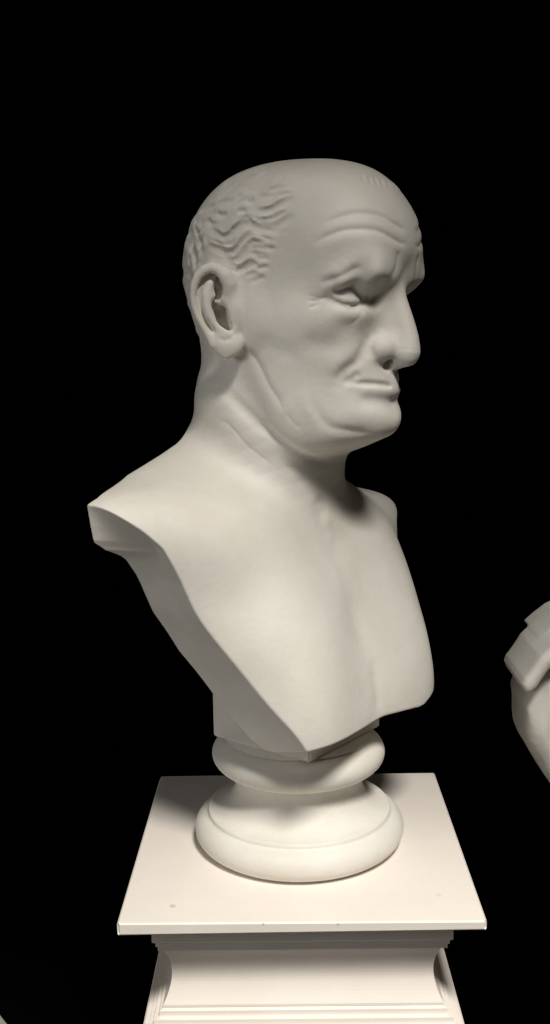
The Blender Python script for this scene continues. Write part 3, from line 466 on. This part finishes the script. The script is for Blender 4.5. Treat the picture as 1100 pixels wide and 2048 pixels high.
EAR = {'helix': [[-11.3, 74.8, 11.1, 3.0], [-7.2, 76.2, 17.9, 4.2], [-6.1, 77.4, 24.4, 4.8], [-8.3, 79.5, 30.6, 4.8], [-12.3, 81.8, 35.3, 4.7], [-17.1, 84.0, 37.0, 4.6], [-22.7, 86.5, 35.2, 4.4], [-27.3, 88.0, 30.8, 4.2], [-30.6, 89.0, 23.9, 3.9], [-32.1, 89.1, 15.8, 3.4], [-31.5, 88.5, 8.0, 3.2], [-29.2, 87.2, 0.1, 3.2], [-25.4, 85.3, -7.9, 3.4], [-21.8, 83.1, -15.4, 3.8], [-18.8, 81.5, -22.2, 4.2]], 'antihelix': [[-16.8, 79.5, 28.7, 3.0], [-20.0, 82.0, 24.1, 3.8], [-22.5, 84.2, 16.3, 4.4], [-22.0, 84.6, 7.7, 4.4], [-20.2, 83.7, -0.2, 4.2], [-17.1, 81.8, -6.5, 4.0], [-12.3, 79.7, -10.9, 3.8], [-7.2, 77.3, -13.8, 3.6], [-4.1, 74.8, -11.9, 2.6]], 'crus': [[-16.8, 77.3, 16.8, 2.4], [-18.5, 80.2, 15.9, 3.0], [-21.3, 82.6, 14.8, 3.5]], 'tragus': [-4.2, 72.1, 1.9], 'root': [[-6.9, 76.1, 29.1, 4.2], [-5.7, 73.9, 23.0, 4.4], [-5.3, 72.1, 16.0, 4.2], [-5.6, 70.6, 8.3, 3.6]], 'lobe': [([-10.3, 77.6, -24.7], (9, 5.2, 10)), ([-4.5, 73.9, -23.3], (7, 5, 8)), ([-14.3, 79.4, -19.1], (7, 4.6, 9))], 'inner': [[-8.6, 75.8, 12.1, 3.2], [-13.9, 76.0, 10.8, 2.8], [-18.3, 76.8, 11.0, 2.2]], 'bowls': [([-15.8, 76.3, 8.1], (6.0, 7.5, 7.0)), ([-11.1, 76.9, -0.3], (7.5, 6.0, 9.5)), ([-8.1, 76.6, -7.5], (5, 4.5, 6)), ([-13.9, 78.2, 23.6], (5.0, 4.5, 8.5))], 'outline': [(-4.1, 25.2), (-7.9, 33.0), (-13.5, 38.2), (-19.9, 40.3), (-27.2, 39.0), (-33.0, 34.1), (-37.0, 26.1), (-38.0, 17.5), (-37.0, 8.9), (-34.0, -0.6), (-29.3, -9.0), (-24.1, -17.4), (-19.9, -25.8), (-14.7, -30.6), (-9.4, -32.3), (-3.2, -30.0), (0.5, -24.2), (-0.1, -16.3), (-0.7, -3.7), (-1.9, 11.9)]}

# ---------------------------------------------------------------- the bust as one solid
head_star = Star(HEAD, (5, 0, 5)); chest_star = Star(CHEST, (-45, 0, 215), smooth=4e-3)
_cz = np.array([c[1] for c in CUT][::-1], float); _cs = np.array([c[0] for c in CUT][::-1], float)

_bz, _bx = np.array(BACK, float).T; _ez, _es = np.array(CUT_BACK, float).T
def chest_sdf(P):
    Q = to_local(P, BODY_F, BODY_S, np.zeros(3)); x, s, z = Q.T
    f = chest_star(Q)
    xb = np.interp(z, _bz, _bx).astype(f32) - f32(30) * sstep(z, 290, 300) * np.clip((188 - np.abs(s)) / 60, 0, 1)
    out = smax(f, (xb - x) * f32(.85), f32(2))
    zc = z + np.where(s < 0, f32(27) * np.clip((np.abs(s) - 40) / 110, 0, 1.2) * sstep(z, 225, 300), f32(0))
    w = np.clip(-x / 48, 0, 1)
    cs = (np.interp(zc, _cz, _cs) * (1 - w) + np.interp(zc, _ez, _es) * w).astype(f32)
    slope = np.minimum(np.interp(zc, _cz, np.gradient(_cs, _cz)), 1.6).astype(f32)
    side = (np.abs(s) - cs) / np.sqrt(1 + slope * slope)
    out = smax(out, side, f32(1.0))
    low = (f32(131.5) - (np.clip(-s - 5, 0, 50) * f32(.12) - np.clip(-s - 62, 0, 40) * f32(.32)) - z - np.minimum((f32(86) - x) * f32(0.27), 11)) * f32(0.965)
    out = smax(out, low, f32(1.5))
    return out, Q

def head_base(Q):
    f = head_star(Q)
    A = np.stack([Q[:, 0], np.abs(Q[:, 1]), Q[:, 2]], 1)
    return f, A

NECK = resample([(-20,14,460,56),(-21,14,420,60),(-23,15,388,64),(-12,14,355,58),(-12,22,312,48)], 8)
def curls():
    """short carved locks over the back of the head and the nape"""
    rnd = random.Random(11); out = []
    for ring, (z0, n, az0) in enumerate([(84, 9, 118), (66, 11, 112), (48, 12, 110), (30, 13, 108), (12, 13, 112), (-6, 12, 118), (-22, 11, 124), (-38, 9, 132)]):
        for k in range(n):
            az = math.radians(az0 + (360 - 2 * az0) * (k + rnd.uniform(.2, .8)) / n); z = z0 + rnd.uniform(-5, 5); pts = []
            ph = rnd.uniform(0, 6); sg = rnd.choice((-1, 1)); ln = rnd.uniform(16, 24)
            for t in np.linspace(0, 1, 7):
                a = az + math.radians(sg * 4.2) * math.sin(ph + t * 4.4); zz = z - t * ln
                d = np.array([math.cos(a) * 80, math.sin(a) * 80, zz - 5]); d /= np.linalg.norm(d)
                P = (np.array([5, 0, 5]) + d * 80).astype(f32)[None]
                for _ in range(6): P = P - (head_star(P)[:, None] * d).astype(f32)
                pts.append(tuple(P[0]))
            out.append((pts, rnd.uniform(1.8, 2.8), 3.4, 'g', .2))
            out.append(([(p[0], p[1] + 3.6, p[2] - 1) for p in pts], -rnd.uniform(1.3, 2.1), 2.1, 'g', .2))
    return out
NOSE = [(99,0,22,6),(103.5,0,12,6.5),(109.5,0,-6,7.5),(112.3,0,-20,8.8),(111.5,0,-30,11)]
NOSE_WALL = [(90,0,15,11),(92,0,-6,14),(96,0,-22,15.5)]
NOSE_RIDGE = resample(NOSE, 1.3); NOSE_SIDE = resample(NOSE_WALL, 2.0)
EYE = (72.3, 34, 15.8)
def lid(rows, r, end):
    out = []
    for az, el in rows:
        a, e = math.radians(az), math.radians(el); R = 15.3
        out.append((EYE[0] + R * math.cos(a) * math.cos(e), EYE[1] + R * math.sin(a) * math.cos(e), EYE[2] + R * math.sin(e), r))
    return out + end
UPPER_LID = lid([(-50, 4), (-32, 16), (-8, 27), (20, 31), (45, 30), (65, 24), (82, 14), (96, 3)], 2.3, [(64, 47.5, 12.5, 1.5)])
LOWER_LID = lid([(-50, -5), (-28, -16), (0, -26), (30, -29), (55, -26), (75, -17), (92, -6)], 1.5, [(64, 47.5, 11.0, 1.5)])
def head_forms(f, A):
    """nose, eyes, ears: masses joined to the skull"""
    add_tube(f, A, NOSE_SIDE, 10); add_tube(f, A, NOSE_RIDGE, 9)
    add_ball(f, A, EYE, 15, 1.2)
    add_tube(f, A, LOWER_LID, 5); add_tube(f, A, UPPER_LID, 2)
    add_ball(f, A, (94.5, 14.6, -28), (11.5, 8.8, 9.6), 8)
    add_tube(f, A, [(113,1,-36,5),(106,1,-38.5,4.5),(95,1,-42,4.5)], 5)
    add_tube(f, A, [(100,9,-42,3.4),(99,8,-34,3.0)], 3, sub=True)
    return f

def polygon_dist(u, v, poly):
    d = np.full(len(u), 1e9, f32); inn = np.zeros(len(u), bool); n = len(poly)
    for i in range(n):
        (ax, ay), (bx, by) = poly[i], poly[i - 1]
        ex, ey = bx - ax, by - ay; t = np.clip(((u - ax) * ex + (v - ay) * ey) / (ex * ex + ey * ey), 0, 1)
        d = np.minimum(d, (u - ax - t * ex) ** 2 + (v - ay - t * ey) ** 2)
        if ay != by: inn ^= ((ay > v) != (by > v)) & (u < (bx - ax) * (v - ay) / (by - ay) + ax)
    d = np.sqrt(d); return np.where(inn, -d, d)
def ears(f, A):
    if not EAR: return
    lo = np.array(EAR['helix'])[:, :3].min(0) - 25; hi = np.array(EAR['helix'])[:, :3].max(0) + np.array([60, 30, 30])
    idx = inside(A, lo.astype(f32), hi.astype(f32))
    if not len(idx): return
    B = A[idx]; g = f[idx]; ca, sa = f32(math.cos(math.atan(EAR_T))), f32(math.sin(math.atan(EAR_T)))
    u = B[:, 0] * ca - (B[:, 1] - EAR_S) * sa; n = B[:, 0] * sa + (B[:, 1] - EAR_S) * ca
    add_ball(g, B, (1, 61, 0), (23, 11.5, 29), 8)
    plate = smax(polygon_dist(u, B[:, 2], EAR['outline']), np.abs(n + f32(1.5) + np.maximum(u + 4, 0) * f32(.6)) - f32(3.2), f32(3))
    g = smin(g, plate, f32(3))
    add_tube(g, B, EAR['helix'], 2.0); add_tube(g, B, EAR['antihelix'], 3.0); add_tube(g, B, EAR['crus'], 3.0)
    for c, r in EAR['bowls']: add_ball(g, B, c, r, 4.0, sub=True)
    add_tube(g, B, EAR['inner'], 3.0); add_tube(g, B, EAR['root'], 8); add_ball(g, B, EAR['tragus'], (5.5, 5, 11), 7.0)
    for c, r in EAR['lobe']: add_ball(g, B, c, r, 5.0)
    f[idx] = g
CURLS = curls()
EAR_T, EAR_S = 0.45, 73.0
def head_sdf(P):
    Q = to_local(P, HEAD_F, HEAD_S, HEAD_O)
    f, A = head_base(Q)
    f = head_forms(f, A)
    ears(f, A)
    for st in HEAD_STROKES: stroke(f, A, *st)
    for st in CURLS: stroke(f, Q, *st)
    return f

_r = np.random.RandomState(5)
WAVES = []
for wl in (70, 50, 36, 26, 18, 12):
    a = wl * 0.0006
    for _ in range(2): d = _r.normal(size=3); WAVES.append((np.r_[d / np.linalg.norm(d) * 2 * math.pi / wl, _r.uniform(0, 6)].astype(f32), a))
def bust_sdf(P):
    lo, hi = P[:, 2].min(), P[:, 2].max(); n = np.full(len(P), f32(200))
    idx, d = tube(P, NECK, 60)
    if len(idx): n[idx] = d
    n = np.maximum(n, f32(300) - P[:, 2])
    f = n if lo > 440 else smin(chest_sdf(P)[0], n, f32(24))
    if hi > 320: f = smin(f, head_sdf(P), f32(9))
    if lo < 460:
        Q = to_local(P, BODY_F, BODY_S, np.zeros(3))
        for st in BODY_STROKES: stroke(f, Q, *st)
    for k, a in WAVES: f = f - f32(a) * np.sin(P @ k[:3] + k[3])                 # hand-worked unevenness
    return f

# ---------------------------------------------------------------- a neighbouring draped bust (only its shoulder is in view), millimetres from its own axis
def slab_of_cloth(P, outline, y0, y1, r):
    idx = inside(P, np.array([-290, y0 - 40, -20], f32), np.array([-90, y1 + 40, 330], f32)); d = np.full(len(P), f32(300))
    if len(idx): d[idx] = smax(polygon_dist(P[idx, 0], P[idx, 2], outline), np.abs(P[idx, 1] - f32((y0 + y1) / 2)) - f32((y1 - y0) / 2), f32(r))
    return d
def drape_sdf(P):
    f = np.full(len(P), f32(400)); wob = f32(2.0) * np.sin(P[:, 2] * f32(.09) + P[:, 0] * f32(.05))
    add_ball(f, P, (10, 15, 150), (185, 95, 105), 10); add_ball(f, P, (-80, 15, 110), (90, 62, 75), 20)
    add_tube(f, P, [(0, 15, 230, 66), (0, 10, 410, 58)], 40)
    m = slab_of_cloth(P, CLOTH, -52, 45, 26) + wob * f32(.4)
    facet = ((P[:, 0] - f32(-210.8)) * f32(-0.8913) + (P[:, 2] - f32(153.4)) * f32(0.4534))     # the side that turns away from the front
    m = smax(m, facet * f32(.55) - (P[:, 1] + f32(46)) * f32(.83), f32(2))
    f = smin(f, m, f32(10))
    for path, a, w in DRAPE_CUTS: stroke(f, P, path, a, w, 'g', .3)
    f = smin(f, slab_of_cloth(P, ROLL, -62, 30, 9) + wob * f32(.3), f32(2)); f = smin(f, slab_of_cloth(P, TOP_FOLD, -25, 50, 7), f32(2))
    H = np.stack([P[:, 0] * f32(.5) - P[:, 1] * f32(.866), -P[:, 0] * f32(.866) - P[:, 1] * f32(.5), P[:, 2] - f32(440)], 1)
    return smin(f, head_forms(head_star(H), np.stack([H[:, 0], np.abs(H[:, 1]), H[:, 2]], 1)), f32(12))
CLOTH = [(-231.2, 147.9), (-239.8, 135.9), (-243.4, 128.2), (-246.1, 118.6), (-244.9, 108.3), (-246.0, 91.2), (-244.9, 81.3), (-240.5, 70.9), (-233.2, 59.9), (-226.4, 48.4), (-218.6, 37.4), (-214.7, 33.9), (-212.4, 36.8), (-206.5, 49.7), (-187.9, 59.4), (-126.9, 68.5), (-131.1, 189.7), (-209.2, 166.9), (-220.7, 158.4)]
ROLL = [(-254.4, 143.4), (-252.6, 149.2), (-238.1, 169.7), (-225.8, 180.5), (-214.4, 188.0), (-191.5, 199.1), (-131.9, 213.4), (-131.1, 189.7), (-191.0, 180.0), (-214.0, 169.8), (-227.7, 160.4), (-240.4, 140.3), (-247.7, 135.1), (-252.0, 137.6)]
TOP_FOLD = [(-230.3, 177.2), (-221.0, 185.8), (-209.4, 194.9), (-181.4, 208.6), (-125.4, 223.2), (-124.8, 206.3), (-185.7, 194.1), (-209.1, 182.3), (-225.5, 173.2)]
DRAPE_CUTS = [([(a, b - 0, c) for a, b, c in [(-226.6, -52.0, 133.2), (-228.0, -52.0, 116.6), (-225.8, -52.0, 97.4), (-222.2, -52.0, 78.2)]], -5, 4), ([(-219.4, -52.0, 121.2), (-219.8, -52.0, 97.4), (-219.1, -52.0, 63.6)], -3, 4), ([(-215, -50, 150), (-226, -40, 140)], -4, 3.5)]

def material(name, col, rough=0.5, mottle=0.06, bump=0.05, sss=0.0, spots=()):
    m = bpy.data.materials.new(name); m.use_nodes = True; t = m.node_tree; b = t.nodes['Principled BSDF']
    b.inputs['Roughness'].default_value = rough; b.inputs['Specular IOR Level'].default_value = .3
    tc = t.nodes.new('ShaderNodeTexCoord')
    n = t.nodes.new('ShaderNodeTexNoise'); n.inputs['Scale'].default_value = 14; n.inputs['Detail'].default_value = 6; n.inputs['Roughness'].default_value = .62
    t.links.new(tc.outputs['Object'], n.inputs['Vector'])
    r = t.nodes.new('ShaderNodeValToRGB'); e = r.color_ramp.elements
    e[0].position = .3; e[1].position = .72
    e[0].color = (col[0] * (1 - mottle), col[1] * (1 - mottle * 1.15), col[2] * (1 - mottle * 1.5), 1); e[1].color = (*col, 1)
    t.links.new(n.outputs['Fac'], r.inputs['Fac']); base = r.outputs['Color']
    for p, rad, c in spots:                               # small stains
        d = t.nodes.new('ShaderNodeVectorMath'); d.operation = 'DISTANCE'; t.links.new(tc.outputs['Object'], d.inputs[0]); d.inputs[1].default_value = p
        k = t.nodes.new('ShaderNodeMapRange'); k.inputs['From Min'].default_value = rad; k.inputs['From Max'].default_value = rad * .2; t.links.new(d.outputs['Value'], k.inputs['Value'])
        x = t.nodes.new('ShaderNodeMix'); x.data_type = 'RGBA'; x.inputs[7].default_value = c
        t.links.new(k.outputs['Result'], x.inputs[0]); t.links.new(base, x.inputs[6]); base = x.outputs[2]
    t.links.new(base, b.inputs['Base Color'])
    g = t.nodes.new('ShaderNodeTexNoise'); g.inputs['Scale'].default_value = 230; g.inputs['Detail'].default_value = 4
    t.links.new(tc.outputs['Object'], g.inputs['Vector'])
    bp = t.nodes.new('ShaderNodeBump'); bp.inputs['Strength'].default_value = bump; bp.inputs['Distance'].default_value = 0.002
    t.links.new(g.outputs['Fac'], bp.inputs['Height']); t.links.new(bp.outputs['Normal'], b.inputs['Normal'])
    if sss: b.inputs['Subsurface Weight'].default_value = sss; b.inputs['Subsurface Radius'].default_value = (1, .8, .6); b.inputs['Subsurface Scale'].default_value = 0.0035
    return m
MARBLE = material('white_marble', (.82, .80, .755), .6, .13, .12, sss=.12)
PLASTER = material('painted_plinth', (.88, .825, .77), .6, .03)
SPOTTED = material('painted_plinth_marked', (.88, .825, .77), .6, .05, spots=[((-.104, -.1194, 0), .0034, (.66, .50, .41, 1)), ((-.0307, -.1445, -.002), .0016, (.55, .48, .42, 1)), ((.0276, -.1445, -.003), .0016, (.58, .5, .45, 1)), ((.112, -.105, 0), .003, (.68, .62, .57, 1))])
DARK = material('black_surround', (.0007, .0007, .0007), .9, 0, 0)
DIMMED_MARBLE = material('dimmed_marble', (.60, .59, .56), .6, .13, .12)  # marble colour darkened to stand in for dimmer light on the neighbouring busts
def mesh_obj(name, verts, faces, mat, parent=None, smooth=True):
    me = bpy.data.meshes.new(name)
    verts = np.asarray(verts, np.float32); faces = np.asarray(faces, np.int32)
    me.vertices.add(len(verts)); me.vertices.foreach_set('co', verts.ravel())
    k = faces.shape[1]; me.loops.add(faces.size); me.loops.foreach_set('vertex_index', faces.ravel())
    me.polygons.add(len(faces)); me.polygons.foreach_set('loop_start', np.arange(len(faces), dtype=np.int32) * k)
    me.update(calc_edges=True); me.validate()
    me.polygons.foreach_set('use_smooth', np.full(len(faces), smooth)); me.materials.append(mat)
    o = bpy.data.objects.new(name, me); C.collection.objects.link(o); o.parent = parent; return o
def thing(name, label, cat, loc=(0, 0, 0), group=None):
    o = bpy.data.objects.new(name, None); C.collection.objects.link(o); o.location = loc; o['label'] = label; o['category'] = cat
    if group: o['group'] = group
    return o
def lathe(profile, n=128):
    v = []; f = []
    for r, z in profile:
        for k in range(n): a = 2 * math.pi * k / n; v.append((r * math.cos(a), r * math.sin(a), z))
    for i in range(len(profile) - 1):
        for k in range(n): f.append((i * n + k, i * n + (k + 1) % n, (i + 1) * n + (k + 1) % n, (i + 1) * n + k))
    return v, f
def arc(cx, cz, r, a0, a1, n=14, rz=None):
    return [(cx + r * math.cos(math.radians(a0 + (a1 - a0) * i / n)), cz + (rz or r) * math.sin(math.radians(a0 + (a1 - a0) * i / n))) for i in range(n + 1)]
def square_rings(profile):
    """stack of squares (half width, height) mitred at the corners"""
    v = []; f = []
    for h, z in profile: v += [(-h, -h, z), (h, -h, z), (h, h, z), (-h, h, z)]
    for i in range(len(profile) - 1):
        for k in range(4): f.append((i * 4 + k, i * 4 + (k + 1) % 4, i * 4 + 4 + (k + 1) % 4, i * 4 + 4 + k))
    n = len(profile) - 1
    f.append((3, 2, 1, 0)); f.append((n * 4, n * 4 + 1, n * 4 + 2, n * 4 + 3)); return v, f

RES = 0.9

# ---------------------------------------------------------------- dark room
FLOOR = -1.05
def sheet(name, corners, mat):
    o = mesh_obj(name, corners, [(0, 1, 2, 3)], mat, None, False); o['kind'] = 'structure'; return o
sheet('floor', [(-6, -4, FLOOR), (6, -4, FLOOR), (6, 3, FLOOR), (-6, 3, FLOOR)], DARK)
sheet('back_wall', [(-6, 3, FLOOR), (6, 3, FLOOR), (6, 3, 3), (-6, 3, 3)], DARK)
# ---------------------------------------------------------------- objects
bust = thing('portrait_bust', 'white marble bust of a balding man on a round moulded socle', 'bust')
V, Q = polygonise(bust_sdf, (-225, -210, 95), (205, 265, 610), RES)
figure = mesh_obj('figure', V / 1000, Q, MARBLE, bust)
prof = [(.0, .0005), (.086, .0005), *arc(.0805, .0145, .0145, -80, 80, 16, .014), (.0825, .0295), (.0825, .0325), *[(.0825 - .0255 * math.sin(t), .0325 + .026 * (1 - math.cos(t))) for t in np.linspace(.05, math.pi / 2, 14)], (.0565, .067),
        *arc(.0580, .0840, .0200, -88, 88, 18, .0150), (.0655, .0986), (.0655, .1005), (.0, .1005)]
lv, lf = lathe(prof)
mesh_obj('socle', lv, lf, MARBLE, bust)
def block(lo, hi, bevel, rot):
    bm = bmesh.new(); bmesh.ops.create_cube(bm, size=1)
    for v in bm.verts: v.co = Vector(((lo[i] + hi[i]) / 2 + v.co[i] * (hi[i] - lo[i]) for i in range(3)))
    bmesh.ops.bevel(bm, geom=bm.edges[:], offset=bevel, segments=3, affect='EDGES'); bm.transform(Matrix.Rotation(rot, 4, 'Z')); return bm
def bm_obj(name, bm, mat, parent):
    me = bpy.data.meshes.new(name); bm.to_mesh(me); bm.free(); me.materials.append(mat)
    o = bpy.data.objects.new(name, me); C.collection.objects.link(o); o.parent = parent; return o
bm_obj('support_block', block((-.055, -.054, .1007), (.053, .054, .215), .0016, math.radians(-38)), MARBLE, bust)

def plinth(name, label, loc, group=None, mat=None):
    t = thing(name, label, 'pedestal', loc, group)
    parts = [('top_slab', [(.1440, -.0102), (.1450, -.0090), (.1450, -.0012), (.1438, 0)]),
        ('upper_fillet', [(.121, -.031), (.1215, -.0302), (.1215, -.0105)]), ('lower_fillet', [(.1155, -.0405), (.1175, -.0400), (.1175, -.0365), (.119, -.0355), (.119, -.0312)]),
        ('scotia', [(.1150, -.0915), (.1150, -.0895)] + [(.1076 + .0074 * u * u, -.0640 - .0255 * u) for u in np.linspace(1, 0, 10)] + [(.1076 + .0064 * u * u, -.0640 + .0232 * u) for u in np.linspace(.1, 1, 10)]),
        ('base_step', [(.132, -.150), (.132, -.1075), (.1305, -.1065), (.1265, -.1062), (.1262, -.1032), (.1225, -.1030), (.1222, -.0980), (.1180, -.0978), (.1178, -.0930), (.1150, -.0920)]),
        ('shaft', [(.140, FLOOR - loc[2]), (.140, FLOOR + .1 - loc[2]), (.124, FLOOR + .11 - loc[2]), (.124, -.1505)])]
    for n, pr in parts:
        v, f = square_rings(pr); bm = bmesh.new(); vs = [bm.verts.new(c) for c in v]
        for q in f: bm.faces.new([vs[i] for i in q])
        bmesh.ops.recalc_face_normals(bm, faces=bm.faces[:])
        if n == 'top_slab':
            up = [e for e in bm.edges if abs((e.verts[0].co - e.verts[1].co).z) > .004]
            if mat:                                       # the worn corners of this one
                back = [e for e in up if e.verts[0].co.x < 0 and e.verts[0].co.y > 0]
                bmesh.ops.bevel(bm, geom=back, offset=.0075, segments=1, affect='EDGES')
                for v in bm.verts:
                    if v.co.x > .14 and v.co.y < -.14: v.co += Vector((-.0012, .0010, -.0016 if v.co.z > -.002 else .0008))
                up = [e for e in bm.edges if abs((e.verts[0].co - e.verts[1].co).z) > .004]
            bmesh.ops.bevel(bm, geom=up, offset=.0022, segments=3, affect='EDGES')
        bm_obj(n, bm, mat or PLASTER, t)
    return t
plinth('plinth', 'off white square plinth with a flat slab top under the marble bust', (0, 0, 0), None, SPOTTED)
V2, Q2 = polygonise(drape_sdf, (-270, -130, 30), (215, 150, 590), 2.0)
def neighbour(label, loc, rot, pl):
    t = thing('draped_bust', label, 'bust', loc); t.rotation_euler.z = rot
    if neighbour.mesh: o = neighbour.mesh.copy(); C.collection.objects.link(o); o.parent = t
    else: o = neighbour.mesh = mesh_obj('draped_figure', V2 / 1000, Q2, DIMMED_MARBLE, t)
    s = bpy.data.objects.new('socle', bpy.data.objects['socle'].data); C.collection.objects.link(s); s.parent = t
    plinth('plinth', pl, loc); return t
neighbour.mesh = None
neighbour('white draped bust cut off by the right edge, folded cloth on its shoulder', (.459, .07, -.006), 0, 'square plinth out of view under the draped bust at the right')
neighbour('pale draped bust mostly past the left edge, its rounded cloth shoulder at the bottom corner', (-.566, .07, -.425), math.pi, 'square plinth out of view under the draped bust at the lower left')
